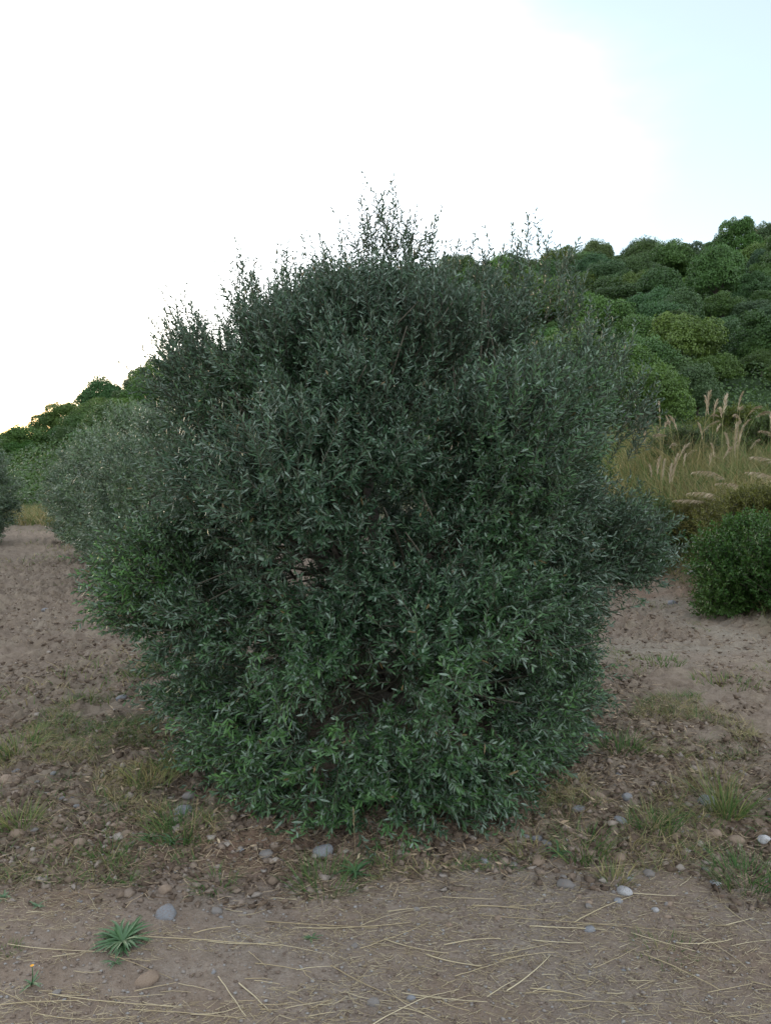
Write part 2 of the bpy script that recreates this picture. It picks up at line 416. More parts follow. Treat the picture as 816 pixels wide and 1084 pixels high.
# ------------------------------------------------------------------ the big olive
OC = np.array([0.02, 4.78, 0.0])
def build_main_olive():
    rng = np.random.default_rng(3)
    # silhouette of the crown: height, left and right reach
    zt = [0, .12, .42, .74, 1.05, 1.36, 1.68, 2.00, 2.25, 2.44, 2.58, 2.69, 2.77]
    lf = [1.02, 1.14, 1.36, 1.52, 1.54, 1.48, 1.42, 1.34, 1.20, 1.03, .82, .52, .10]
    rt = [.96, 1.06, 1.24, 1.38, 1.44, 1.38, 1.29, 1.24, 1.16, 1.05, .90, .64, .20]
    mid = np.array([(a+b)/2 for a, b in zip(lf, rt)]); cx = np.array([(b-a)/2 for a, b in zip(lf, rt)])
    base = OC + np.array([0, 0, float(H(OC[0], OC[1]))])
    gaps = [(np.array([.62, -1.2, .55]), .17), (np.array([.80, -1.15, .42]), .12), (np.array([.95, 1.4, .30]), .50), (np.array([.35, 1.3, .15]), .35), (np.array([-.18, -1.65, .92]), .09), (np.array([-.16, 1.5, .40]), .3)]
    def cut(p, rng):
        c = np.zeros(len(p), bool)
        for g, r in gaps: c |= (np.linalg.norm(p-g, axis=1) < r)
        g0, g1 = np.array([.56, -1.25, .55]), np.array([.95, 1.5, .22])
        d = nrm(g1-g0); v = p-g0; dist = np.linalg.norm(v-(v@d)[:, None]*d, axis=1)
        return (c | (dist < .17)) & (rng.random(len(p)) < .96)
    P0, N0, f0 = crown_points(1450, zt, mid, rng, .19, 1.9, 0, .26, .475, cut, .45)      # boughs
    k = 10; P = np.repeat(P0, k, 0); N3 = np.repeat(N0, k, 0); f = np.repeat(f0, k)
    P = P-N3*.10+rng.normal(size=P.shape)*.036; N3 = nrm(N3+rng.normal(size=P.shape)*.38)
    Pi, Ni, fi = crown_points(2300, zt, mid, rng, .12, 1.7, 0, .55, .40, cut, .8)      # loose shoots between and inside
    Pi = Pi-Ni*.10; P = np.concatenate([P, Pi]); N3 = np.concatenate([N3, Ni]); f = np.concatenate([f, fi])
    th = rng.random(1500)*2*pi; zq = .03+.42*rng.random(1500)**1.3; rq = np.interp(zq, zt, mid)*(1.0-.25*rng.random(1500)**2)   # the skirt that hangs to the ground
    Q = np.stack([rq*np.cos(th), rq*np.sin(th), zq], -1); kq = ~cut(Q, rng)
    P = np.concatenate([P, Q[kq]]); N3 = np.concatenate([N3, nrm(Q*np.array([1, 1, 0]))[kq]]); f = np.concatenate([f, np.full(kq.sum(), .95)])
    # heavy boughs that bulge out of the round outline
    for c, rad, k in (((1.54, -.10, 1.12), .27, 380), ((-1.36, -.50, .98), .28, 420), ((1.12, -.30, 1.95), .28, 300), ((-1.15, -.2, 2.15), .3, 240), ((-.45, -1.30, 1.5), .35, 260), ((.75, -1.2, 1.75), .33, 260), ((.15, -.62, 2.28), .30, 260), ((.62, -.2, 2.42), .28, 200), ((-.62, -.1, 2.40), .26, 180), ((.35, -1.28, .75), .30, 200)):
        q = nrm(rng.normal(size=(k, 3))); c = np.array(c)*np.array([.96, 1, 1]); pq = c+q*(rad*(1-.6*rng.random(k)**1.5))[:, None]; ok = (pq[:, 2] > .03) & ~cut(pq, rng)
        P = np.concatenate([P, pq[ok]]); N3 = np.concatenate([N3, nrm(q*.6+nrm(c*np.array([1, 1, .3])))[ok]]); f = np.concatenate([f, np.full(ok.sum(), .95)])
    P[:, 0] += np.interp(P[:, 2], zt, cx); P[:, 1] *= np.interp(P[:, 2], [0, .5, 1.1], [1.60, 1.22, 1.0]); P[:, 2] = np.maximum(P[:, 2], .03)
    z = P[:, 2]
    upw = np.where(z > 1.7, .35+.55*S((z-1.7)/1.2), .18-.30*S((1.2-z)/1.2))
    D = nrm(N3*.85+np.array([0, 0, 1.])*upw[:, None]+rng.normal(size=P.shape)*.38)
    L = .12+.13*rng.random(len(P))
    yn = vn3(P[:, 0]*1.5+50, P[:, 1]*1.5, P[:, 2]*1.5)
    young = S((yn-.55)/.2)*.35*rng.random(len(P))
    young += .95*np.exp(-(((P[:, 0]+1.45)/.34)**2+((P[:, 1]+.75)/.7)**2+((z-1.02)/.26)**2))*(f > .72)
    young += .62*S((1.1-z)/.9)*rng.random(len(P))
    young += .35*np.exp(-(((P[:, 0]-1.25)/.4)**2+((z-2.1)/.4)**2))
    # loose shoots that stand out of the crown
    ex = []
    def spray(px, py, dep, n, hgt, lean=0.):
        x = (px-408)/F*dep; zz = 1.55+(520-py)/F*dep
        hgt *= 1.2
        for k in range(n+5):
            b = np.array([x-OC[0]+rng.normal()*.05, dep-OC[1]+rng.normal()*.09, zz-hgt+rng.normal()*.04-base[2]])
            for q in range(3):
                bb = b+np.array([lean*.3, 0, 1.])*hgt*(q*.3)+rng.normal(size=3)*.02
                ex.append((bb, np.array([lean+rng.normal()*.28, rng.normal()*.25, 1.]), hgt*(.40+.15*rng.random())))
    for a in [(203, 318, 4.9, 3, .34, -.25), (186, 345, 4.9, 2, .25, -.4), (215, 340, 4.8, 3, .3, -.1), (252, 285, 4.9, 4, .40, -.15), (272, 292, 4.8, 4, .36, 0), (300, 275, 4.9, 4, .40, .1), (318, 282, 4.9, 3, .36, .25),
              (346, 262, 4.9, 4, .36, -.3), (362, 268, 4.8, 4, .36, -.1), (384, 250, 4.9, 4, .42, -.1), (402, 225, 4.9, 5, .46, .0), (412, 212, 4.9, 4, .46, .05), (422, 240, 4.9, 5, .42, .1), (440, 238, 4.9, 4, .44, .25), (436, 262, 4.9, 4, .36, .2),
              (470, 272, 4.9, 3, .3, .1), (500, 268, 4.9, 3, .3, .1), (531, 266, 4.9, 3, .3, 0), (560, 246, 4.9, 2, .42, .05), (585, 268, 4.9, 3, .3, .25), (598, 300, 4.9, 3, .3, .3), (618, 335, 4.8, 4, .34, .4), (640, 362, 4.8, 4, .34, .5), (660, 395, 4.8, 4, .36, .5), (668, 425, 4.8, 4, .3, .5), (610, 352, 4.5, 4, .3, .3)]:
        spray(*a)
    eP = np.array([e[0] for e in ex]); eD = np.array([e[1] for e in ex]); eL = np.array([e[2] for e in ex])
    P = np.concatenate([P, eP]); D = np.concatenate([D, eD]); L = np.concatenate([L, eL]); young = np.concatenate([young, np.full(len(eP), .05)])
    V, Fs, v, y, st = shoots(P, D, L, 20, .043, .0090, rng, np.clip(young, 0, 1), vpow=1.9)
    tree = link('olive_tree', None, None, tuple(base))
    tag(tree, 'big round grey-green olive tree with foliage down to the ground beside the dirt track', 'olive tree')
    tree.empty_display_size = .3
    link('crown', mesh('crown', V, Fs, MAT_OLIVE, {'v': v, 'young': y}), tree)
    ac = Acc(); sv, sf = stems(*st, .0022, .0009); ac.add(sv, sf)
    # branches from the limbs out to the foliage
    k = 420; Q, N2, _ = crown_points(k, zt, mid, rng, .1, 1.7, 0, .3, 0.)
    lt = []
    limbs = []
    for a in range(9):
        th = a*2*pi/9+rng.normal()*.2; top = 1.1+.95*rng.random(); reach = (.75+.35*rng.random())*(1-.35*(top-1.1))
        if a % 3 == 1: top = .75+.3*rng.random(); reach = 1.15
        tpts = np.linspace(0, 1, 9)[:, None]
        pts = np.array([.10*cos(th), .10*sin(th), .25])*(1-tpts)+np.array([reach*cos(th), reach*sin(th), top])*tpts
        pts[:, 2] += .25*np.sin(tpts[:, 0]*pi)*(1 if top > 1 else .2); pts += rng.normal(size=pts.shape)*.025*tpts
        limbs.append(pts); lt.append(pts)
    LP = np.concatenate(limbs)
    for p in Q:
        if rng.random() < .5 and p[2] < .2: continue
        c = LP[np.argmin(np.linalg.norm(LP-p*np.array([.55, .55, .8]), axis=1))]
        m1 = c*.6+p*.4+rng.normal(size=3)*.07; m2 = c*.25+p*.75+rng.normal(size=3)*.05
        tv, tf = tube([c, m1, m2, p], [.011, .008, .0055, .003], 5); ac.add(tv, tf)
    for _ in range(60):   # bare twigs low inside
        c = LP[rng.integers(len(LP))]; d = nrm(rng.normal(size=3)*np.array([1, 1, .5])); c = c*np.array([1, 1, .6])
        tv, tf = tube([c, c+d*.3+rng.normal(size=3)*.04, c+d*.65+rng.normal(size=3)*.08], [.008, .005, .002], 4); tv[:, 2] = np.maximum(tv[:, 2], .01); ac.add(tv, tf)
    link('twigs', ac.mesh('twigs', MAT_TWIG, True), tree)
    tp = np.array([[0, 0, -.12], [.01, 0, .05], [.02, .01, .2], [0, .01, .42]])
    tv, tf = tube(tp, [.19, .15, .13, .10], 14); tv += .012*rng.normal(size=tv.shape)
    tr = link('trunk', mesh('trunk', tv, tf, MAT_BARK, None, True), tree)
    for pts in limbs:
        tv, tf = tube(pts, np.linspace(.06, .018, len(pts)), 8)
        link('limb', mesh('limb', tv, tf, MAT_BARK, None, True), tr)
build_main_olive()

# ------------------------------------------------------------------ the other olives of the grove
def olive_proto(seed, n, ll, lw, hgt, rad):
    rng = np.random.default_rng(seed)
    zt = np.array([.12, .3, .6, 1.0, 1.5, 2.0, 2.5, 2.85, 3.05, 3.15])*hgt/3.15
    rs = np.array([.60, .78, .92, 1.0, .98, .90, .74, .52, .30, .06])*rad
    P0, N0, f0 = crown_points(n//12, zt, rs, rng, .24, 1.3, seed*3., .25, .44, None, .5)
    P = np.repeat(P0, 9, 0); N3 = np.repeat(N0, 9, 0); P = P-N3*.14+rng.normal(size=P.shape)*.055; N3 = nrm(N3+rng.normal(size=P.shape)*.4)
    Pi, Ni, fi = crown_points(n//4, zt, rs, rng, .2, 1.1, seed*3., .5, .42)
    P = np.concatenate([P, Pi-Ni*.1]); N3 = np.concatenate([N3, Ni]); P[:, 2] = np.maximum(P[:, 2], .04)
    D = nrm(N3*.75+np.array([0, 0, .45])+rng.normal(size=P.shape)*.4); L = .2+.25*rng.random(len(P))
    yn = vn3(P[:, 0]*1.2+seed, P[:, 1]*1.2, P[:, 2]*1.2)
    V, Fs, v, y, st = shoots(P, D, L, 18, ll, lw, rng, S((yn-.5)/.25)*.5, hexa=False, vpow=1.5)
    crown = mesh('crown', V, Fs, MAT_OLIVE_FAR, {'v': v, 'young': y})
    ac = Acc()
    tv, tf = tube([[0, 0, -.15], [.03, 0, .2], [-.02, .03, .5], [0, .05, .8]], [.17, .13, .12, .1], 10); ac.add(tv, tf)
    for a in range(7):
        th = a*.9+rng.normal()*.2; e = np.array([cos(th)*rad*.7, sin(th)*rad*.7, hgt*(.35+.45*rng.random())])
        tv, tf = tube([[0, .02, .45], e*.4+[0, 0, .2], e*.75+[0, 0, .1], e], [.07, .05, .035, .012], 6); ac.add(tv, tf)
    for p in P[::max(1, n//160)]:
        e = p*np.array([.5, .5, .75]); tv, tf = tube([e, (e+p)/2+rng.normal(size=3)*.05, p], [.014, .009, .004], 4); ac.add(tv, tf)
    trunk = ac.mesh('trunk', MAT_BARK, True)
    return crown, trunk
def place_olive(pr, x, y, s, rot, lab, grp='olive trees of the grove'):
    t = link('olive_tree', None, None, (x, y, float(H(x, y)))); t.rotation_euler[2] = rot; t.scale = (s, s, s)
    link('crown', pr[0], t); link('trunk', pr[1], t); tag(t, lab, 'olive tree', grp)
P1 = olive_proto(21, 5200, .075, .019, 3.2, 1.62)
P2 = olive_proto(22, 4200, .095, .026, 3.4, 1.9)
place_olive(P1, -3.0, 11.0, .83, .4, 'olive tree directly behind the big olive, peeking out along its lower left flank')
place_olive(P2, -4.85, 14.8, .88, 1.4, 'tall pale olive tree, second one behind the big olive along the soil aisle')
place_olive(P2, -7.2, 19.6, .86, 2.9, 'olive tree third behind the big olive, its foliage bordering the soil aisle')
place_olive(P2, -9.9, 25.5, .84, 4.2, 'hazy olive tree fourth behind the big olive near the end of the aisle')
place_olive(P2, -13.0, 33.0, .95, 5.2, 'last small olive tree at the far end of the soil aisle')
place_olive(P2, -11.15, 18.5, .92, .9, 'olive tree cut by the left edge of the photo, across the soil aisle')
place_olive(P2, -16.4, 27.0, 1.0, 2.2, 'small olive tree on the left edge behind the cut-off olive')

# ------------------------------------------------------------------ wooded hillside
def tree_proto(seed, n, shape, lobes=15, q=.038):
    rng = np.random.default_rng(seed)
    cs = [np.array([0, 0, .75, .72])]
    for k in range(lobes):
        th = rng.random()*6.28; ph = rng.random()
        r = .62*np.sqrt(1-(ph*.9)**2); cs.append(np.array([r*cos(th), r*sin(th), .5+.72*ph*shape, .24+.22*rng.random()]))
    cs = np.array(cs); w = cs[:, 3]**2; w /= w.sum()
    i = rng.choice(len(cs), n, p=w); d = nrm(rng.normal(size=(n, 3))); d[:, 2] = np.where(d[:, 2] < -.3, -d[:, 2], d[:, 2])
    c = cs[i]; rr = c[:, 3]*(1-.30*rng.random(n)**1.3)*(1+.48*(vn3(d[:, 0]*3.2+i*7, d[:, 1]*3.2, d[:, 2]*3.2)-.5))
    P = c[:, :3]+d*rr[:, None]; P[:, 2] = np.maximum(P[:, 2]*np.array(1.), .02)
    N = nrm(d+.75*rng.normal(size=(n, 3))); A = nrm(np.cross(N, rng.normal(size=(n, 3)))); B = np.cross(N, A)
    s = (q*(.55+.8*rng.random(n)))[:, None]*.5
    V = np.stack([P-A*s*1.4, P+B*s*.8, P+A*s*1.4, P-B*s*.8], 1).reshape(-1, 3)
    Fq = np.arange(4*n).reshape(-1, 4)
    lob = rng.random(len(cs))
    v = np.clip(.45*rng.random(n)+.55*lob[i], 0, 1)
    crown = mesh('crown', V, [Fq], MAT_TREE, {'v': np.repeat(v, 4), 'young': np.repeat((rng.random(n) < .06)*.5, 4)})
    ac = Acc(); tv, tf = tube([[0, 0, -.15], [.02, 0, .2], [0, .02, .55], [.02, 0, .9]], [.06, .05, .04, .02], 6); ac.add(tv, tf)
    for a in range(4):
        th = a*1.6+rng.random(); tv, tf = tube([[0, .01, .4], [.25*cos(th), .25*sin(th), .6], [.5*cos(th), .5*sin(th), .85]], [.03, .02, .008], 5); ac.add(tv, tf)
    return crown, ac.mesh('trunk', MAT_BARK, True)
TP = [tree_proto(s, 25000, sh, lb) for s, sh, lb in ((31, 1.0, 15), (32, .8, 18), (33, 1.15, 13), (34, .75, 20), (35, 1.0, 17), (36, 1.3, 14))]
KINDS = [('dark green', (.038, .080, .023)), ('mid green', (.052, .106, .026)), ('blue-green', (.046, .092, .038)), ('bright green', (.074, .138, .028)), ('olive-green', (.066, .103, .029))]
def build_hill():
    rng = np.random.default_rng(8)
    y = 48.0; row = 0; items = []; cnt = 0
    while y < 205:
        D = 5.6+2.5*S((y-48)/110)
        x = -.66*y; row += 1; rowitems = []
        while x < .66*y:
            xx = x+rng.normal()*.22*D; yy = y+rng.normal()*.34*D
            t = xx/yy; R, Zr = ridge(t)
            s = D*.5*(.60+.85*rng.random()**1.3)*(1-.3*S((-.3-t)/.12))
            x += D*(.62+.62*rng.random())*(1-.28*S((-.3-t)/.08))
            if yy > R+5: continue
            zb = float(H(xx, yy))
            px, py, d = proj(np.array([xx, yy, zb+s*1.2]))
            if px < -25 or px > 838: continue
            # nothing of these shows behind the big olive or behind the row of olives
            if 250 < px < 570 and py > 335: continue
            if 160 < px <= 235 and py > 400: continue
            if 585 <= px < 640 and py > 400: continue
            if px < 150 and py > 498: continue
            if px < 90 and yy < 82: continue
            rowitems.append((px, xx, yy, zb, s))
        for px, xx, yy, zb, s in rowitems:
            w = np.array([.36, .30, .16, .10, .08])
            if vn2(np.array(xx*.05), np.array(yy*.05), 3) > .6: w = np.array([.15, .35, .1, .32, .08])
            kd = rng.choice(5, p=w/w.sum()); pr = TP[rng.integers(6)]
            o = link('hill_tree', None, None, (xx, yy, zb-.3)); o.rotation_euler[2] = rng.random()*6.28
            o.scale = (s*(.85+.35*rng.random()), s, s*(.75+.6*rng.random()**1.5))
            c = link('crown', pr[0], o); c.color = (*[q*(.85+.3*rng.random()) for q in np.array(KINDS[kd][1])*1.35], 1)
            link('trunk', pr[1], o)
            items.append((o, KINDS[kd][0], row, px)); cnt += 1
        y += D*.92
    for o, col, rw, px in items: pass
    number_off([(o, f'{col} tree in the {ordinal(rw)} row up the wooded hillside', px) for o, col, rw, px in items], 'tree', 'trees on the wooded hillside')
    # scrub between the trees
    n = 150000
    yy = 40+165*rng.random(n)**1.35; t = -.62+1.28*rng.random(n); xx = t*yy
    R, _ = ridge(t); ok = yy < R+8; xx, yy = xx[ok], yy[ok]; n = len(xx)
    P = np.stack([xx, yy, H(xx, yy)+(.2+2.6*fbm2(xx*.35, yy*.35, 3, 7))*rng.random(n)**.6], -1)
    N = nrm(np.array([0, -.3, .8])+.8*rng.normal(size=(n, 3))); A = nrm(np.cross(N, rng.normal(size=(n, 3)))); B = np.cross(N, A)
    s = (.05+.09*rng.random(n)+.0013*np.maximum(yy-50, 0))[:, None]
    V = np.stack([P-A*s, P+B*s*.7, P+A*s, P-B*s*.7], 1).reshape(-1, 3)
    o = link('undergrowth', mesh('undergrowth', V, [np.arange(4*n).reshape(-1, 4)], MAT_TREE, {'v': np.repeat(rng.random(n), 4), 'young': np.zeros(4*n)}))
    o.color = (.058, .112, .030, 1); kind(o, 'stuff')
    o['label'] = 'dark scrub growing between the hillside trees'
    return cnt
print('hill trees', build_hill())

# ------------------------------------------------------------------ shrubs of the bank
def shrub(name, px, py, dep, rad, hgt, col, lab, cat, n=900, ll=.045, lw=.02, seed=1, nl=14, spread=.8, young=.3, grp=None, mat=None):
    rng = np.random.default_rng(seed)
    x = (px-408)/F*dep; zt = np.array([.03, .2, .5, .75, .9, 1.0])*hgt; rs = np.array([.75, .95, 1., .82, .55, .08])*rad
    P, N3, f = crown_points(n, zt, rs, rng, .48, 1.5/rad, seed*5., .55, .44)
    D = nrm(N3*.7+np.array([0, 0, .5])+rng.normal(size=P.shape)*.45); L = (.10+.14*rng.random(n))*max(1, rad)
    V, Fs, v, y, st = shoots(P, D, L, nl, ll, lw, rng, young*rng.random(n), hexa=False, spread=spread)
    o = link(name, None, None, (x, dep, float(H(x, dep))-.02))
    c = link('foliage', mesh('foliage', V, Fs, mat or MAT_BUSH, {'v': v, 'young': y}), o); c.color = (*col, 1)
    ac = Acc(); sv, sf = stems(*st, .003, .001); ac.add(sv, sf)
    for p in P[::12]:
        tv, tf = tube([[p[0]*.08, p[1]*.08, -.05], p*np.array([.5, .5, .5]), p], [.012, .008, .003], 4); ac.add(tv, tf)
    link('stems', ac.mesh('stems', MAT_TWIG, True), o)
    tag(o, lab, cat, grp); return o
shrub('leafy_shrub', 796, 0, 8.6, .66, .88, (.040, .105, .024), 'dense bright green shrub beside the reddish path up the bank', 'shrub', 1700, .05, .022, 41)
shrub('leafy_shrub', 845, 0, 8.0, .60, .85, (.036, .092, .022), 'bright green shrub cut off by the right edge of the photo', 'shrub', 1300, .05, .022, 42)
shrub('leafy_shrub', 772, 0, 8.3, .30, .42, (.048, .105, .026), 'small low green shrub leaning out of the bright green shrub over the path', 'shrub', 600, .05, .02, 51)
shrub('thorny_shrub', 803, 0, 9.6, .70, .78, (.12, .125, .034), 'yellowish brown-green shrub above the bright green shrub', 'shrub', 1700, .05, .012, 43, 16, .6)
shrub('thorny_shrub', 742, 0, 10.8, .5, .62, (.14, .13, .040), 'straw-tinted shrub where the reddish path leaves the bank', 'shrub', 1100, .05, .012, 44, 16, .6)
shrub('leafy_shrub', 690, 0, 11.0, .70, .9, (.055, .085, .03), 'dull green shrub against the right flank of the big olive', 'shrub', 1200, .05, .016, 45)
shrub('leafy_shrub', 775, 0, 16.5, .9, .95, (.085, .110, .024), 'yellow-green shrub among the plumes on the crest of the bank', 'shrub', 900, .07, .03, 46)
shrub('leafy_shrub', 812, 0, 14.6, .65, .9, (.060, .095, .03), 'small green shrub at the right edge below the tall plumes', 'shrub', 800, .06, .025, 47)
shrub('leafy_shrub', 722, 0, 14.5, .6, .65, (.055, .085, .035), 'low grey-green shrub amid the grass of the bank', 'shrub', 700, .06, .02, 48)
shrub('leafy_shrub', 118, 0, 11.8, .30, .35, (.075, .120, .03), 'small light green shrub at the foot of the second olive', 'shrub', 260, .05, .022, 49)

# ------------------------------------------------------------------ grasses
def grass_field(name, X, Y, L, W, dry, rng, up=1.0, bend=.35, lab=None):
    n = len(X); B = np.stack([X, Y, Hd(X, Y)-.01], -1)
    D = np.stack([rng.normal(size=n)*.35, rng.normal(size=n)*.35, np.full(n, up)], -1)
    V, Fs, k = blades(B, D, L, W, bend*(.4+rng.random(n)), rng)
    o = kind(link(name, mesh(name, V, Fs, MAT_GRASS, {'dry': np.repeat(dry, k), 'v': np.repeat(rng.random(n), k)})), 'stuff')
    if lab: o['label'] = lab
    return o
def build_grass():
    rng = np.random.default_rng(17)
    # tall grass of the bank
    n = 95000; y = 6.2+13*rng.random(n); x = 1.2+rng.random(n)*10.2
    w = np.maximum(S((x-3.75)/.7)*S((y-6.3)/1), S((y-9.3-.25*np.abs(x-3.5))/3))*(1-S(path_w(x, y)*2))
    ok = (rng.random(n) < w) & (x < .62*y+.6) & (x > .12*y); x, y = x[ok], y[ok]
    tall = S((y-8)/5); cl = fbm2(x*1.1, y*1.1, 3, 5)
    L = (.12+.20*rng.random(len(x)))*(1-tall)+(.32+.50*rng.random(len(x)))*tall*(.55+.9*cl)
    dry = np.clip(1.5*(fbm2(x*.9+40, y*.9, 3, 15)-.5)+.32+.22*rng.normal(size=len(x))+.12*tall, 0, 1)
    grass_field('bank_grass', x, y, L, .008+.007*tall, dry, rng, 1, .35, 'tall mixed green and dry grass covering the bank')
    # short dry grass and straw-like growth at the foot of the big olive
    n = 30000; th = -pi*rng.random(n)*1.16+.25; r = 1.35+.75*rng.random(n)
    x = OC[0]+r*np.cos(th)*1.08; y = OC[1]+r*np.sin(th)*1.02
    ok = (fbm2(x*2.2, y*2.2, 3, 25) > .57) & (y > track_edge(x)-.05); x, y = x[ok], y[ok]
    dry = np.clip(.60+.3*rng.normal(size=len(x))+1.6*(fbm2(x*1.7, y*1.7, 2, 35)-.58), 0, 1)
    grass_field('dry_grass', x, y, .035+.085*rng.random(len(x)), .0028+.002*rng.random(len(x)), dry, rng, .7, .6, 'matted dry grass around the foot of the big olive')
    # weedy verge between the track and the soil
    n = 26000; x = -3.0+6.2*rng.random(n); y = track_edge(x)-.12+1.6*rng.random(n)**1.6
    m = fbm2(x*2.4+9, y*2.4, 3, 45); ok = (m > .585); x, y = x[ok], y[ok]
    dry = np.clip(.30+1.5*(fbm2(x*1.4, y*1.4, 2, 55)-.5)+.22*rng.normal(size=len(x)), 0, 1)
    grass_field('verge_grass', x, y, .02+.075*rng.random(len(x))**1.5, .0025+.0025*rng.random(len(x)), dry, rng, .8, .6, 'thin short grass growing along the verge of the track')
    # sparse growth in the soil aisle
    n = 9000; y = 5+26*rng.random(n); x = -.62*y+rng.random(n)*(.30*y)
    ok = fbm2(x*.9, y*.9, 3, 65) > .60; x, y = x[ok], y[ok]
    grass_field('aisle_grass', x, y, .05+.10*rng.random(len(x)), .006+.0005*y, np.clip(.5+.25*rng.normal(size=len(x)), 0, 1), rng, .8, .5, 'sparse grass on the soil aisle between the olives')
    n = 14000; y = 5.4+5*rng.random(n); x = 1.0+3.8*rng.random(n)
    ok = (fbm2(x*1.5+3, y*1.5, 3, 67) > .57) & (x < .56*y); x, y = x[ok], y[ok]
    grass_field('path_grass', x, y, .03+.07*rng.random(len(x)), .004+.003*rng.random(len(x)), np.clip(.42+.25*rng.normal(size=len(x)), 0, 1), rng, .8, .6, 'short weeds and grass breaking up the sandy path')
    n = 9000; y = 27+14*rng.random(n); x = -(.36+.22*rng.random(n))*y
    grass_field('hay_grass', x, y, .35+.4*rng.random(n), .03+.02*rng.random(n), np.clip(.55+.2*rng.normal(size=n), 0, 1), rng, 1, .3, 'pale dry grass closing the far end of the aisle')
build_grass()

def tuft(rng, n, hgt, spread, wid, dry, lean=.5):
    th = rng.random(n)*6.28; r = spread*np.sqrt(rng.random(n))
    B = np.stack([r*np.cos(th), r*np.sin(th), np.full(n, -.01)], -1)
    D = np.stack([np.cos(th)*lean*rng.random(n), np.sin(th)*lean*rng.random(n), np.ones(n)], -1)+.18*rng.normal(size=(n, 3))
    D[:, 2] = np.abs(D[:, 2])
    V, Fs, k = blades(B, D, hgt*(.35+.65*rng.random(n)), np.full(n, wid)*(.7+.6*rng.random(n)), .5*rng.random(n), rng)
    return V, Fs, np.repeat(np.clip(dry+.2*rng.normal(size=n), 0, 1), k), np.repeat(rng.random(n), k)
def build_tufts():
    rng = np.random.default_rng(23)
    T = []   # px, py, height px, spread px, blades, dry, phrase
    g = lambda *a: T.append(a)
    g(18, 800, 38, 26, 90, .25, 'green-yellow grass tuft on the tilled soil by the left edge of the photo')
    g(22, 878, 38, 22, 80, .35, 'yellowish grass tuft among the stones near the left edge of the photo')
    g(118, 905, 26, 26, 70, .08, 'low green tuft beside the tan stones left of the big olive')
    g(160, 832, 42, 26, 80, .5, 'brown-green grass tuft on the soil left of the big olive')
    g(195, 815, 50, 28, 90, .2, 'taller grass tuft touching the left foot of the big olive')
    g(188, 888, 34, 40, 110, .1, 'spreading green tuft below the bluish stone left of the big olive')
    g(230, 940, 26, 26, 60, .05, 'small leafy green tuft on the track edge, below the left part of the big olive')
    g(345, 940, 40, 40, 130, .05, 'dark green weed patch right under the middle of the big olive')
    g(10, 1008, 14, 14, 50, .2, 'short green tuft on the track by the left edge of the photo')
    g(410, 915, 28, 20, 60, .15, 'slim tuft at the foot of the big olive, just above the track')
    g(616, 905, 40, 34, 100, .2, 'grass tuft between the stones right of the big olive')
    g(655, 800, 40, 24, 80, .1, 'green tuft pushed against the right foot of the big olive')
    g(692, 882, 34, 26, 90, .06, 'leafy green tuft on the stony verge right of the big olive')
    g(768, 870, 62, 20, 90, .3, 'tall yellow-green grass tuft beside a bluish stone on the soil')
    g(752, 840, 50, 30, 70, .6, 'dry blond tuft just behind the tall yellow-green tuft')
    g(790, 935, 45, 40, 140, .0, 'bluish green weed patch near the right edge of the photo')
    g(700, 1008, 16, 42, 70, .1, 'flat sparse green patch on the dirt track')
    g(560, 905, 30, 22, 50, .5, 'half-dry tuft under the right front of the big olive')
    g(650, 935, 30, 20, 60, .55, 'brownish tuft beside the pale bluish stone')
    g(770, 726, 14, 45, 90, .3, 'low grass patch at the edge of the sandy path')
    g(700, 705, 14, 26, 60, .2, 'small grass patch on the sandy path next to the big olive')
    g(180, 550+160, 20, 30, 60, .2, 'grass tuft in the shade below the left side of the big olive')
    g(150, 716, 16, 22, 60, .25, 'thin tuft on the soil aisle beside the big olive')
    g(62, 622, 8, 30, 60, .3, 'faint grass patch across the soil aisle')
    for px, py, hp, sp, n, dry, lab in T:
        p = ray(px, py); d = p[1]; k = d/F
        V, Fs, dr, v = tuft(rng, int(n*1.9), hp*k*1.0, sp*k*.85, max(.0024, 1.1*k), dry+.04, 1.1)
        o = link('grass_tuft', mesh('grass_tuft', V, Fs, MAT_GRASS, {'dry': dr, 'v': v}), None, (p[0], p[1], float(Hd(p[0], p[1]))))
        tag(o, lab, 'grass tuft', 'grass tufts on the soil and verge')
    # tall thin grass stems in front of the olive
    items = []
    for px, py, hp in ((376, 925, 62), (205, 905, 52), (600, 895, 36), (779, 865, 50), (735, 920, 36), (668, 918, 30)):
        p = ray(px, py); k = p[1]/F; h = hp*k
        ac = Acc(); b = np.array([0, 0, -.01]); ln = rng.normal(size=2)*.06
        tv, tf = tube([b, [ln[0]*.4*h, ln[1]*.4*h, h*.5], [ln[0]*h*1.5, ln[1]*h*1.5, h]], [.0013, .0010, .0007], 5); ac.add(tv, tf, v=.15)
        n = 26; s = .72+.28*rng.random(n); q = np.stack([ln[0]*h*1.5*s, ln[1]*h*1.5*s, h*s], -1)
        V, Fs, kk = blades(q, np.stack([rng.normal(size=n)*.35, rng.normal(size=n)*.35, np.ones(n)], -1), np.full(n, .022), np.full(n, .0026), np.zeros(n), rng, 2); ac.add(V, Fs, v=.3)
        o = link('wild_oat', ac.mesh('wild_oat', MAT_STRAW), None, (p[0], p[1], float(Hd(p[0], p[1]))))
        items.append((o, 'thin upright wild oat with a seed head', px))
    number_off(items, 'wild oat', 'wild oats around the big olive')
build_tufts()

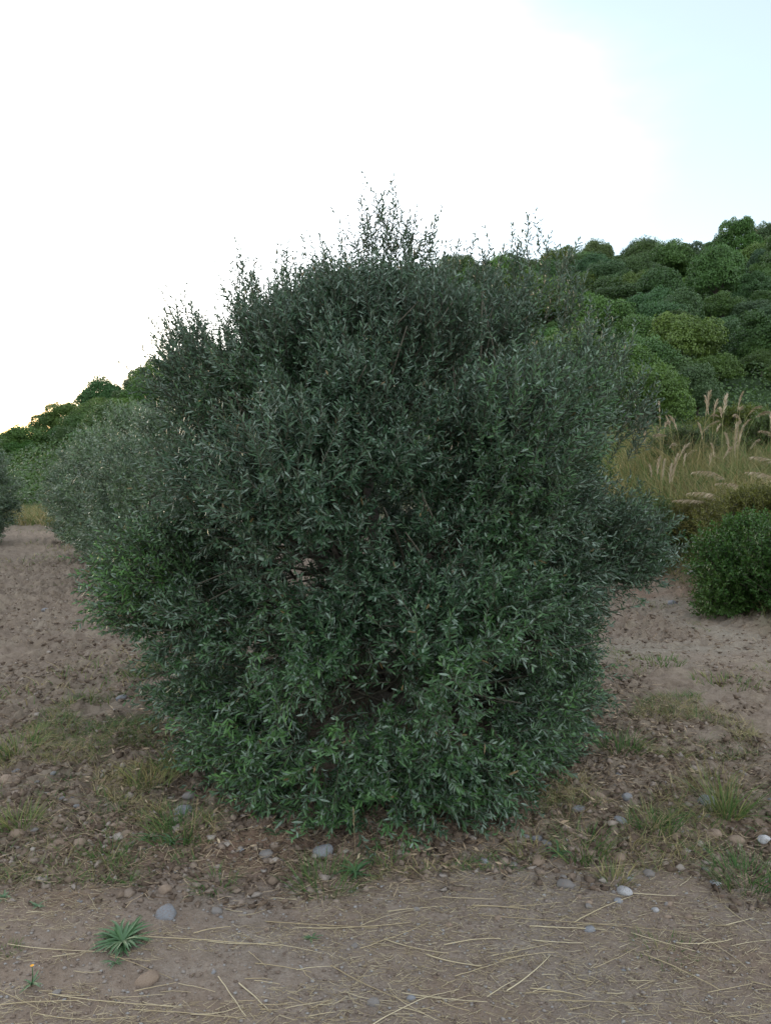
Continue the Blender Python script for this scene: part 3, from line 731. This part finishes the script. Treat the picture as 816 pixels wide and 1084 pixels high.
# ------------------------------------------------------------------ weeds on the track
def build_weeds():
    rng = np.random.default_rng(31)
    m = leaf_mat('weed_leaf', (.026, .088, .022), (.056, .138, .036), (.1, .2, .06), (.09, .16, .08), .5, .35, .2)
    def rosette(px, py, rad, n, name, lab, cat, hgt=.6):
        p = ray(px, py); V = []; Fq = []; vv = []; k0 = 0
        for i in range(n):
            th = i*2.4+rng.normal()*.6; l = rad*(.25+.85*rng.random()); el = .1+hgt*rng.random(); seg = 7; wag = rng.normal()*.3
            dr = np.array([cos(th), sin(th), 0]); sd = np.array([-sin(th), cos(th), 0])
            for q in range(seg+1):
                s = q/seg; c = wag*s*s*l*sd+dr*l*s*cos(el*(1-s))+np.array([0, 0, 1])*(l*sin(el)*s*(1.25-.85*s)+.004)
                w = (l*.4+rad*.5)*.060*np.sin(pi*min(1, .12+.88*s))**.8*(1 if q % 2 else .58)+.001
                V += [c-sd*w+np.array([0, 0, w*.35]), c, c+sd*w+np.array([0, 0, w*.35])]
                if q < seg: b = k0+3*q; Fq += [[b, b+1, b+4, b+3], [b+1, b+2, b+5, b+4]]
            vv += [rng.random()]*(3*(seg+1)); k0 += 3*(seg+1)
        o = link(name, None, None, (p[0], p[1], float(Hd(p[0], p[1]))))
        link('leaves', mesh('leaves', np.array(V), [np.array(Fq)], m, {'v': np.array(vv), 'young': np.zeros(len(V))}), o)
        tag(o, lab, cat); return o, p
    rosette(130, 1000, .105, 120, 'rosette_weed', 'green leafy rosette weed growing alone on the bare track', 'weed', .62)
    rosette(40, 963, .05, 14, 'seedling_weed', 'tiny bluish green weed on the track above the rosette weed', 'weed')
    rosette(331, 998, .035, 14, 'seedling_weed', 'tiny green weed in the middle of the dirt track', 'weed')
    rosette(123, 1024, .045, 10, 'seedling_weed', 'faint tiny weed just below the green rosette weed', 'weed')
    o, p = rosette(34, 1048, .05, 12, 'flowering_weed', 'small weed with one yellow-orange flower on the track', 'weed')
    ac = Acc(); tv, tf = tube([[0, 0, 0], [.004, 0, .03], [.002, 0, .062]], [.0016, .0014, .0012], 5); ac.add(tv, tf)
    link('stalk', ac.mesh('stalk', m), o)
    V = []; Fq = []
    for i in range(14):
        th = i*6.283/14; d = np.array([cos(th), sin(th), .35]); s = np.array([-sin(th), cos(th), 0])*.0025; c = np.array([.002, 0, .062])
        V += [c, c+d*.004-s*.5, c+d*.007, c+d*.004+s*.5]; Fq.append([4*i, 4*i+1, 4*i+2, 4*i+3])
    link('flower', mesh('flower', np.array(V), [np.array(Fq)], flat_mat('petals', (.75, .35, .03))), o)
    o, p = rosette(4, 955, .05, 14, 'seedling_weed', 'yellowish tiny weed on the track edge at the left border', 'weed')
    for px, py, n, r, lab in ((160, 898, 20, .07, 'leafy weed between the tan stones left of the big olive'), (292, 893, 20, .06, 'small leafy weed next to the grey stone below the big olive'), (376, 930, 26, .09, 'broad leaved weed at the front foot of the big olive'), (590, 910, 22, .07, 'leafy weed among the stones below the right side of the big olive'), (182, 902, 18, .07, 'leafy weed growing on the verge just right of the tan stones')):
        rosette(px, py, r, n, 'leafy_weed', lab, 'weed', 1.1)
build_weeds()

# ------------------------------------------------------------------ plume grasses on the bank
def build_plumes():
    rng = np.random.default_rng(37)
    # tip px, tip py, depth, lean (px over the stalk), droop, plume length px, where
    L = [(745, 420, 13.5, -8, .1, 34, 'standing above the crest of the bank'), (750, 415, 13.6, 2, .1, 40, 'standing above the crest of the bank'), (768, 417, 13.2, 14, .2, 42, 'standing above the crest of the bank'), (757, 424, 13.8, 4, .1, 32, 'standing above the crest of the bank'),
         (784, 416, 13.4, 3, .1, 34, 'standing above the crest of the bank'), (804, 430, 13.0, 26, .5, 30, 'standing above the crest of the bank'), (815, 436, 12.8, 6, .2, 40, 'standing above the crest of the bank'), (696, 426, 14.0, 0, .05, 22, 'standing above the crest of the bank'),
         (674, 441, 14.2, 4, .1, 30, 'beside the top of the grassy bank'), (681, 440, 14.2, 8, .1, 30, 'beside the top of the grassy bank'), (688, 445, 14.3, 10, .1, 26, 'beside the top of the grassy bank'), (704, 441, 14.0, -8, .1, 24, 'beside the top of the grassy bank'), (694, 452, 14.0, -6, .2, 20, 'beside the top of the grassy bank'),
         (766, 458, 12.6, -10, .2, 34, 'in the middle of the grassy bank'), (786, 450, 12.6, 10, .2, 40, 'in the middle of the grassy bank'), (779, 452, 12.8, -2, .15, 44, 'in the middle of the grassy bank'), (792, 444, 12.4, 12, .2, 26, 'in the middle of the grassy bank'), (738, 448, 13.2, -8, .1, 28, 'in the middle of the grassy bank'), (752, 470, 12.4, -4, .2, 24, 'in the middle of the grassy bank'),
         (716, 482, 11.6, 8, .1, 44, 'low on the bank near the big olive'), (710, 492, 11.6, 4, .1, 34, 'low on the bank near the big olive'), (697, 484, 11.8, 2, .1, 34, 'low on the bank near the big olive'), (687, 492, 11.8, -4, .1, 26, 'low on the bank near the big olive'), (703, 487, 11.7, 2, .1, 36, 'low on the bank near the big olive'),
         (732, 500, 10.6, -50, .9, 44, 'drooping over the lower bank'), (727, 522, 10.4, -55, .9, 46, 'drooping over the lower bank'), (712, 530, 10.4, -60, .9, 30, 'drooping over the lower bank'), (791, 484, 10.6, -48, .7, 44, 'drooping over the lower bank'), (788, 500, 10.4, -52, .7, 50, 'drooping over the lower bank'), (757, 512, 10.6, -46, .9, 44, 'drooping over the lower bank'), (802, 456, 11.6, -40, .5, 44, 'drooping over the lower bank')]
    for q in range(26):
        px = 672+144*rng.random(); L.append((px, 432+62*rng.random(), 10.8+3.4*rng.random(), rng.normal()*22, .15+.6*rng.random()**2, 18+20*rng.random(), 'scattered thinly over the bank'))
    items = []
    for px, py, dep, lean, droop, pl, where in L:
        k = dep/F; tip = np.array([(px-408)*k, dep, 1.55+(520-py)*k])
        bx = tip[0]-lean*k; by = dep+rng.normal()*.1; b = np.array([bx, by, float(H(bx, by))])
        v = tip-b; top = np.array([b[0]+v[0]*.55, b[1]+v[1]*.5, b[2]+v[2]*(1+.22*droop)])
        s = np.linspace(0, 1, 14)[:, None]
        ctrl = np.array([b[0]+v[0]*.15, b[1], b[2]+v[2]*(.8+.45*droop)])
        C = b*(1-s)**2+2*ctrl*s*(1-s)+tip*s*s-b
        o = link('plume_grass', None, None, tuple(b))
        tv, tf = tube(C[:13], np.linspace(.005, .0025, 13), 5)
        link('stalk', mesh('stalk', tv, tf, MAT_GRASS, {'dry': np.full(len(tv), .35+.35*rng.random()), 'v': np.full(len(tv), .4)}, True), o)
        plm = pl*k; leng = np.linalg.norm(np.diff(C, axis=0), axis=1).sum(); s0 = max(.25, 1-plm/leng)
        n = 130; u = s0+(1-s0)*rng.random(n); uu = u[:, None]
        Pp = b*(1-uu)**2+2*ctrl*uu*(1-uu)+tip*uu*uu-b; T = nrm(2*(ctrl-b)*(1-uu)+2*(tip-ctrl)*uu)
        rel = (u-s0)/(1-s0); hang = np.array([0, 0, -1.])*(.2+1.3*droop)
        D = nrm(T*1.5+hang+rng.normal(size=(n, 3))*(.20 if droop < .5 else .18))
        Lb = plm*(.07+.13*np.sin(pi*np.clip(rel, .05, 1)**.7))*(.6+.6*rng.random(n))
        V, Fs, kk = blades(Pp, D, Lb, np.full(n, .011), np.full(n, .1), rng, 2)
        link('plume', mesh('plume', V, Fs, MAT_PLUME, {'v': np.repeat(rng.random(n), kk)}), o)
        items.append((o, f'blond feathery plume grass {where}', px))
    number_off(items, 'plume grass', 'plume grasses on the bank')
build_plumes()

# ------------------------------------------------------------------ stones
def stone_mesh(seed):
    rng = np.random.default_rng(seed)
    import bmesh
    bm = bmesh.new(); bmesh.ops.create_icosphere(bm, subdivisions=3, radius=1)
    V = np.array([v.co[:] for v in bm.verts]); Fq = np.array([[v.index for v in f.verts] for f in bm.faces]); bm.free()
    n = vn3(V[:, 0]*1.1+seed*3, V[:, 1]*1.1+seed, V[:, 2]*1.1)-.5
    V = V*(1+.42*n+.12*(vn3(V[:, 0]*3+seed, V[:, 1]*3, V[:, 2]*3)-.5))[:, None]
    for _ in range(7):   # broken faces
        d = nrm(rng.normal(size=3)); lim = .74+.2*rng.random(); e = V@d
        V = V-np.clip(e-lim, 0, None)[:, None]*d*.85
    V *= np.array([1, .78+.2*rng.random(), .62+.2*rng.random()])
    return mesh('stone', V, [Fq], MAT_STONE, None, True)
SM = [stone_mesh(50+i) for i in range(10)]
SCOL = {'bluish grey': (.205, .218, .238), 'tan': (.245, .185, .140), 'pale': (.42, .42, .43), 'grey': (.185, .175, .168), 'brown': (.165, .118, .09)}
def build_stones():
    rng = np.random.default_rng(41); items = []
    W = {'b': 'bluish grey', 't': 'tan', 'w': 'pale', 'g': 'grey', 'n': 'brown'}
    L = [(177, 970, 23, 'b'), (175, 945, 15, 't'), (192, 866, 24, 'b'), (200, 849, 15, 'g'), (57, 846, 10, 't'), (32, 834, 9, 't'), (8, 834, 14, 't'), (37, 883, 9, 'g'), (19, 889, 13, 't'), (62, 898, 15, 't'), (54, 904, 13, 't'), (85, 901, 13, 't'), (94, 906, 10, 't'), (135, 891, 12, 't'), (143, 888, 10, 'n'), (106, 892, 10, 't'),
         (220, 904, 8, 'g'), (235, 902, 12, 't'), (256, 904, 8, 'b'), (282, 907, 18, 'g'), (341, 909, 23, 'b'), (362, 908, 10, 't'), (156, 1042, 22, 't'), (230, 967, 12, 'g'), (195, 947, 6, 't'), (395, 1064, 14, 'g'), (375, 1006, 9, 'g'), (210, 948, 7, 't'), (17, 818, 11, 'b'), (128, 742, 12, 'b'), (48, 650, 7, 'b'), (60, 1056, 10, 'g'), (12, 972, 6, 't'),
         (641, 850, 13, 'b'), (632, 858, 19, 't'), (663, 855, 11, 'b'), (613, 866, 13, 'b'), (657, 880, 17, 'b'), (747, 853, 20, 'b'), (715, 890, 11, 't'), (755, 891, 16, 't'), (778, 892, 16, 't'), (808, 893, 12, 'w'), (655, 914, 15, 't'), (626, 909, 13, 't'), (686, 927, 13, 'g'), (747, 925, 11, 'g'), (759, 939, 10, 'w'), (759, 928, 13, 't'), (660, 949, 17, 'w'), (654, 958, 10, 'b'), (693, 968, 8, 'w'), (706, 974, 7, 't'), (728, 974, 12, 't'), (666, 933, 8, 'b'), (623, 963, 8, 'g'), (655, 827, 8, 'b'), (605, 888, 11, 't'), (604, 940, 9, 'g'), (628, 924, 8, 't'),
         (556, 887, 10, 'b'), (569, 889, 14, 'b'), (578, 898, 13, 'b'), (569, 914, 20, 't'), (512, 915, 11, 'b'), (530, 918, 9, 't'), (543, 917, 10, 'g'), (430, 910, 12, 't'), (595, 930, 9, 'g'), (624, 987, 11, 'b'), (526, 977, 8, 't'), (441, 967, 7, 'g'), (623, 961, 8, 't'), (475, 983, 7, 't'), (435, 1060, 10, 'b'), (598, 938, 17, 'g'), (731, 612, 9, 'w'), (711, 640, 10, 'b'), (742, 606, 6, 't')]
    def where(x, y, px, py):
        if y < track_edge(x)+.02: return 'on the dirt track'
        if y > 6.2: return 'on the soil behind the verge' if px < 400 else 'on the path up the bank'
        if px < 215: return 'on the soil left of the big olive'
        if px < 590: return 'at the foot of the big olive'
        return 'on the soil right of the big olive'
    def put(px, py, w, col, small):
        p = ray(px, py); k = p[1]/F; r = w*k*.5
        o = link('stone', SM[rng.integers(10)], None, (p[0], p[1], float(Hd(p[0], p[1]))+r*.06))
        o.scale = (r*1.12, r*1.0, r*(.85+.25*rng.random())); o.rotation_euler = (rng.normal()*.2, rng.normal()*.2, rng.normal()*.5)
        c = SCOL[col]; f = .85+.3*rng.random(); o.color = (*[q*f for q in c], 1)
        items.append((o, f"{'small ' if small else ''}{col} stone {where(p[0], p[1], px, py)}", px))
    for px, py, w, c in L: put(px, py, w, W[c], False)
    n = 0
    while n < 150:
        u = rng.random()
        if u < .42: px, py = 5+225*rng.random(), 745+165*rng.random()**.7
        elif u < .84: px, py = 585+230*rng.random(), 815+150*rng.random()
        else: px, py = 816*rng.random(), 920+150*rng.random()**1.5
        p = ray(px, py)
        if np.hypot(p[0]-OC[0], p[1]-OC[1]) < 1.6: continue
        put(px, py, 3.5+4.2*rng.random()**2, rng.choice(['tan', 'tan', 'grey', 'brown', 'bluish grey']), True); n += 1
    number_off(items, 'stone', 'stones lying on the soil and track')
build_stones()

def scatter_lumps(name, n, region, smin, smax, mat, seed, lab, vr=(0, 1), flat=.7, sink=.2, rag=.35):
    """gravel and crumbs: many irregular little lumps in one object"""
    rng = np.random.default_rng(seed)
    x, y = region(n, rng); n = len(x)
    B = np.array([[1, 0, 0], [-1, 0, 0], [0, 1, 0], [0, -1, 0], [0, 0, 1], [0, 0, -1], [.6, .6, .6], [-.6, .6, .6], [-.6, -.6, .6], [.6, -.6, .6]])
    Ft = np.array([[0, 2, 6], [2, 4, 6], [4, 0, 6], [2, 1, 7], [1, 4, 7], [4, 2, 7], [1, 3, 8], [3, 4, 8], [4, 1, 8], [3, 0, 9], [0, 4, 9], [4, 3, 9], [2, 0, 5], [1, 2, 5], [3, 1, 5], [0, 3, 5]])
    s = smin+(smax-smin)*rng.random(n)**2.6
    th = rng.random(n)*6.28; c, q = np.cos(th)[:, None], np.sin(th)[:, None]
    V = B[None]*(1+rag*(rng.random((n, 10, 1))-.5)*2); V = V*np.stack([np.ones(n), .7+.3*rng.random(n), flat*(.7+.5*rng.random(n))], -1)[:, None]
    V = V*s[:, None, None]; X = V[..., 0]*c-V[..., 1]*q; Y = V[..., 0]*q+V[..., 1]*c
    V = np.stack([X+x[:, None], Y+y[:, None], V[..., 2]+(Hd(x, y)+s*flat*(.6-sink))[:, None]], -1)
    Fq = ((np.arange(n)*10)[:, None, None]+Ft[None]).reshape(-1, 3)
    o = kind(link(name, mesh(name, V.reshape(-1, 3), [Fq], mat, {'v': np.repeat(vr[0]+(vr[1]-vr[0])*rng.random(n)**1.4, 10)})), 'stuff'); o['label'] = lab
def reg_track(n, rng):
    y = 1.9+1.35*rng.random(n); x = (rng.random(n)*2-1)*(.6*y+.3); return x, y
def reg_field(n, rng):
    y = 2.70+11.5*rng.random(n)**2.1; x = (rng.random(n)*2-1)*(.58*y+.3)
    ok = (y-track_edge(x) > -.30+.42*rng.random(len(x))**.6) & (path_w(x, y) < .35+.9*rng.random(len(x))) & (np.hypot(x-OC[0], y-OC[1]) > 1.25) & (fbm2(x*1.8, y*1.8, 3, 88) > .36); return x[ok], y[ok]
scatter_lumps('gravel', 15000, reg_track, .0012, .0085, MAT_PEB, 61, 'fine gravel strewn over the dirt track', (.15, .85), .6, .3)
scatter_lumps('soil_clods', 60000, reg_field, .0025, .023, MAT_CLOD, 62, 'crumbly clods of the tilled soil', (0, .93), .66, .35, .75)

# ------------------------------------------------------------------ straw
def build_straw():
    rng = np.random.default_rng(71); items = []
    hand = [(212, 1003, 170, 3), (340, 982, 120, 3), (258, 1001, 75, 2), (380, 983, 110, -2), (300, 958, 30, 4), (440, 965, 60, -1), (620, 982, 230, 4), (640, 968, 70, -24), (600, 985, 80, 1), (420, 995, 80, -20), (390, 1045, 90, 24), (245, 1062, 50, 55), (268, 1060, 40, 38), (60, 1010, 105, 4), (150, 1030, 70, 22), (20, 1070, 130, -4), (120, 1066, 140, 5), (300, 1030, 60, 8), (470, 1062, 90, 6), (640, 1064, 120, 2), (720, 1035, 90, 26), (560, 1034, 60, -40), (700, 1001, 70, 16), (745, 1000, 60, -5), (530, 968, 60, 3), (420, 1078, 80, -30), (200, 1080, 120, 6), (90, 1078, 110, 3), (330, 940, 35, -30), (225, 990, 40, -14), (480, 1020, 60, 12), (590, 1055, 60, 9), (760, 1010, 70, 34), (785, 975, 50, 40), (665, 918, 90, -5), (640, 924, 50, 2), (690, 950, 50, 3), (590, 1003, 55, 3), (500, 1000, 60, -8), (440, 1005, 70, 15)]
    def straw(px, py, lpx, ang, small):
        p = ray(px, py); k = p[1]/F; a = radians(-ang)
        p1 = ray(px-.5*lpx*cos(a), py+.5*lpx*sin(a)); p2 = ray(px+.5*lpx*cos(a), py-.5*lpx*sin(a))
        v = p2-p1; v = v*min(1, lpx*k*1.5/np.linalg.norm(v)); n = 9
        s = np.linspace(-.5, .5, n)[:, None]; q = p+v*s; side = np.array([-v[1], v[0], 0])
        q = q+side*(.035*rng.normal()*(1-4*s*s))+.0008*rng.normal(size=(n, 3))
        q[:, 2] = np.maximum(H(q[:, 0], q[:, 1]), Hd(q[:, 0], q[:, 1]))+.004+.004*rng.random()
        zl = np.polyfit(s[:, 0], q[:, 2], 2); zf = np.polyval(zl, s[:, 0]); q[:, 2] = zf+np.clip(np.percentile(q[:, 2]-zf, 75), 0, .01)
        r = (.0014 if not small else .0010)*(1+.5*rng.random())
        tv, tf = tube(q-p, np.linspace(r, r*.6, n), 5)
        o = link('straw_stalk', mesh('straw_stalk', tv, tf, MAT_STRAW, {'v': np.full(len(tv), .35+.6*rng.random())}, True), None, tuple(p))
        reg = 'on the bare dirt track' if p[1] < track_edge(p[0]) else 'on the stony verge'
        if py > 1015: reg = 'near the bottom edge of the photo'
        items.append((o, f"{'short' if lpx < 42 else 'long'} pale straw stalk lying {reg}", px))
    for a in hand: straw(*a, False)
    for _ in range(72):
        u = rng.random(); py = (1040+44*rng.random()) if u < .5 else 925+120*rng.random()
        straw(816*rng.random(), py, 18+50*rng.random()**2, rng.normal()*22, True)
    number_off(items, 'straw', 'straw stalks lying on the ground')
    # fine litter
    def litter(name, n, reg, l0, l1, r, mat, seed, lab, vr, lift):
        g = np.random.default_rng(seed); x, y = reg(n, g); n = len(x); th = g.normal(size=n)*.8; l = l0+(l1-l0)*g.random(n)**2
        dx = np.cos(th)*l*.5; dy = np.sin(th)*l*.5
        pt = lambda f: np.stack([x+f*dx+.1*dy*(f == 0), y+f*dy-.1*dx*(f == 0), Hd(x+f*dx, y+f*dy)+lift*g.random(n)+.002], -1)
        V, Fs = stems(pt(-1), pt(0), pt(1), r*(.6+.8*g.random(n)), r*.5)
        o = kind(link(name, mesh(name, V, Fs, mat, {'v': np.repeat(vr[0]+(vr[1]-vr[0])*g.random(n), 9)})), 'stuff'); o['label'] = lab
    def reg_t(n, g):
        y = 1.95+1.25*g.random(n); x = (g.random(n)*2-1)*(.58*y+.2)
        ok = (fbm2(x*1.6, y*3.2, 3, 33)+.30*S((2.40-y)/.3) > .50); return x[ok], y[ok]
    def reg_under(n, g):
        th = g.random(n)*6.283; r = .9+1.0*g.random(n)**.8; x = OC[0]+r*np.cos(th); y = OC[1]+r*np.sin(th)
        ok = y > track_edge(x)-.25*g.random(len(x)); return x[ok], y[ok]
    g = np.random.default_rng(83); x, y = reg_under(5200, g); n = len(x); th = g.random(n)*6.283; l = .018+.012*g.random(n); w = .0045
    d = np.stack([np.cos(th), np.sin(th), .25*g.normal(size=n)], -1)*l[:, None]; sd = np.stack([-np.sin(th), np.cos(th), .5*g.normal(size=n)], -1)*w
    c = np.stack([x, y, Hd(x, y)+.006+.012*g.random(n)], -1); V = np.stack([c-d, c-sd, c+d, c+sd], 1).reshape(-1, 3)
    o = kind(link('fallen_leaves', mesh('fallen_leaves', V, [np.arange(4*n).reshape(-1, 4)], MAT_LITTER, {'v': np.repeat(g.random(n), 4)})), 'stuff'); o['label'] = 'dry fallen olive leaves under the big olive'
    litter('straw_litter', 13000, reg_t, .012, .065, .0008, MAT_STRAW, 81, 'broken bits of straw strewn over the dirt track', (.1, .9), .006)
    litter('dead_stem_litter', 42000, reg_field, .015, .11, .0016, MAT_LITTER, 82, 'brown dead stems and roots littering the tilled soil', (0, .95), .018)
build_straw()

# ------------------------------------------------------------------ sky, sun, camera
SUN_EL, SUN_AZ = 5.0, -34.0     # degrees; azimuth from +Y, negative to the left
def build_world():
    w = bpy.data.worlds.new('World'); sc.world = w; w.use_nodes = True
    t = w.node_tree; t.nodes.clear(); N = t.nodes.new
    sky = N('ShaderNodeTexSky'); sky.sky_type = 'NISHITA'; sky.sun_disc = False
    sky.sun_elevation = radians(SUN_EL); sky.sun_rotation = radians(SUN_AZ); sky.altitude = 100; sky.air_density = 1.0; sky.dust_density = 1.2; sky.ozone_density = 1.5
    tc = N('ShaderNodeTexCoord')
    # thin high cloud: whitens the sky, thickest towards the low sun
    no = N('ShaderNodeTexNoise'); no.inputs['Scale'].default_value = 1.6; no.inputs['Detail'].default_value = 5
    mp = N('ShaderNodeMapping'); mp.inputs['Scale'].default_value = (1.2, 1.2, 3.4); mp.inputs['Location'].default_value = (.3, .1, 0)
    t.links.new(tc.outputs['Generated'], mp.inputs['Vector']); t.links.new(mp.outputs[0], no.inputs['Vector'])
    dt = N('ShaderNodeVectorMath'); dt.operation = 'DOT_PRODUCT'; el = radians(22); az = radians(-28)
    dt.inputs[1].default_value = (sin(az)*cos(el), cos(az)*cos(el), sin(el)); t.links.new(tc.outputs['Generated'], dt.inputs[0])
    ma = N('ShaderNodeMath'); ma.operation = 'MULTIPLY_ADD'; t.links.new(no.outputs['Fac'], ma.inputs[0]); ma.inputs[1].default_value = .62; t.links.new(dt.outputs['Value'], ma.inputs[2])
    rp = N('ShaderNodeValToRGB'); e = rp.color_ramp.elements
    e[0].position = .0; e[0].color = (.10,)*3+(1,); e[1].position = .95; e[1].color = (.30,)*3+(1,); q = e.new(1.0); q.color = (.30,)*3+(1,)
    mr = N('ShaderNodeMapRange'); mr.inputs[1].default_value = .95; mr.inputs[2].default_value = 1.58; mr.inputs[3].default_value = .10; mr.interpolation_type = 'SMOOTHSTEP'; mr.inputs[4].default_value = .80
    t.links.new(ma.outputs[0], mr.inputs[0])
    m2 = N('ShaderNodeMapRange'); m2.inputs[1].default_value = .70; m2.inputs[2].default_value = .30; m2.inputs[3].default_value = 0; m2.inputs[4].default_value = .26; t.links.new(ma.outputs[0], m2.inputs[0])
    ad = N('ShaderNodeMath'); ad.operation = 'ADD'; sx = N('ShaderNodeSeparateXYZ'); t.links.new(tc.outputs['Generated'], sx.inputs[0])      # the veil thins to the low horizon
    hz = N('ShaderNodeMapRange'); hz.inputs[1].default_value = .0; hz.inputs[2].default_value = .15; hz.inputs[3].default_value = .10; hz.inputs[4].default_value = 1; t.links.new(sx.outputs['Z'], hz.inputs[0])
    mm = N('ShaderNodeMath'); mm.operation = 'MULTIPLY'; t.links.new(mr.outputs[0], mm.inputs[0]); t.links.new(hz.outputs[0], mm.inputs[1]); t.links.new(mm.outputs[0], ad.inputs[0]); t.links.new(m2.outputs[0], ad.inputs[1])
    mx = N('ShaderNodeMix'); mx.data_type = 'RGBA'; t.links.new(ad.outputs[0], mx.inputs[0]); t.links.new(sky.outputs[0], mx.inputs[6]); mx.inputs[7].default_value = (9.0, 9.2, 9.6, 1)
    bg = N('ShaderNodeBackground'); bg.inputs['Strength'].default_value = .10; t.links.new(mx.outputs[2], bg.inputs['Color'])
    o = N('ShaderNodeOutputWorld'); t.links.new(bg.outputs[0], o.inputs['Surface'])
build_world()
sl = bpy.data.lights.new('sun', 'SUN'); sl.energy = .5; sl.angle = radians(12); sl.color = (1, .86, .68)
so = link('sun', sl); so.rotation_euler = (radians(90-SUN_EL), 0, radians(180-SUN_AZ)); so.location = (-20, 30, 20)

cd = bpy.data.cameras.new('camera'); cd.sensor_fit = 'VERTICAL'; cd.sensor_height = 36; cd.lens = 36*F/1084; cd.clip_end = 5000; cd.clip_start = .05
co = link('camera', cd); co.location = tuple(EYE); co.rotation_euler = (radians(90)-PITCH, 0, 0)
sc.camera = co
sc.view_settings.view_transform = 'Standard'; sc.view_settings.look = 'None'; sc.view_settings.exposure = 2.32; sc.view_settings.gamma = 1
sc.cycles.max_bounces = 5; sc.cycles.diffuse_bounces = 3; sc.cycles.glossy_bounces = 2; sc.cycles.transmission_bounces = 3; sc.cycles.use_denoising = True
sc.cycles.use_adaptive_sampling = False
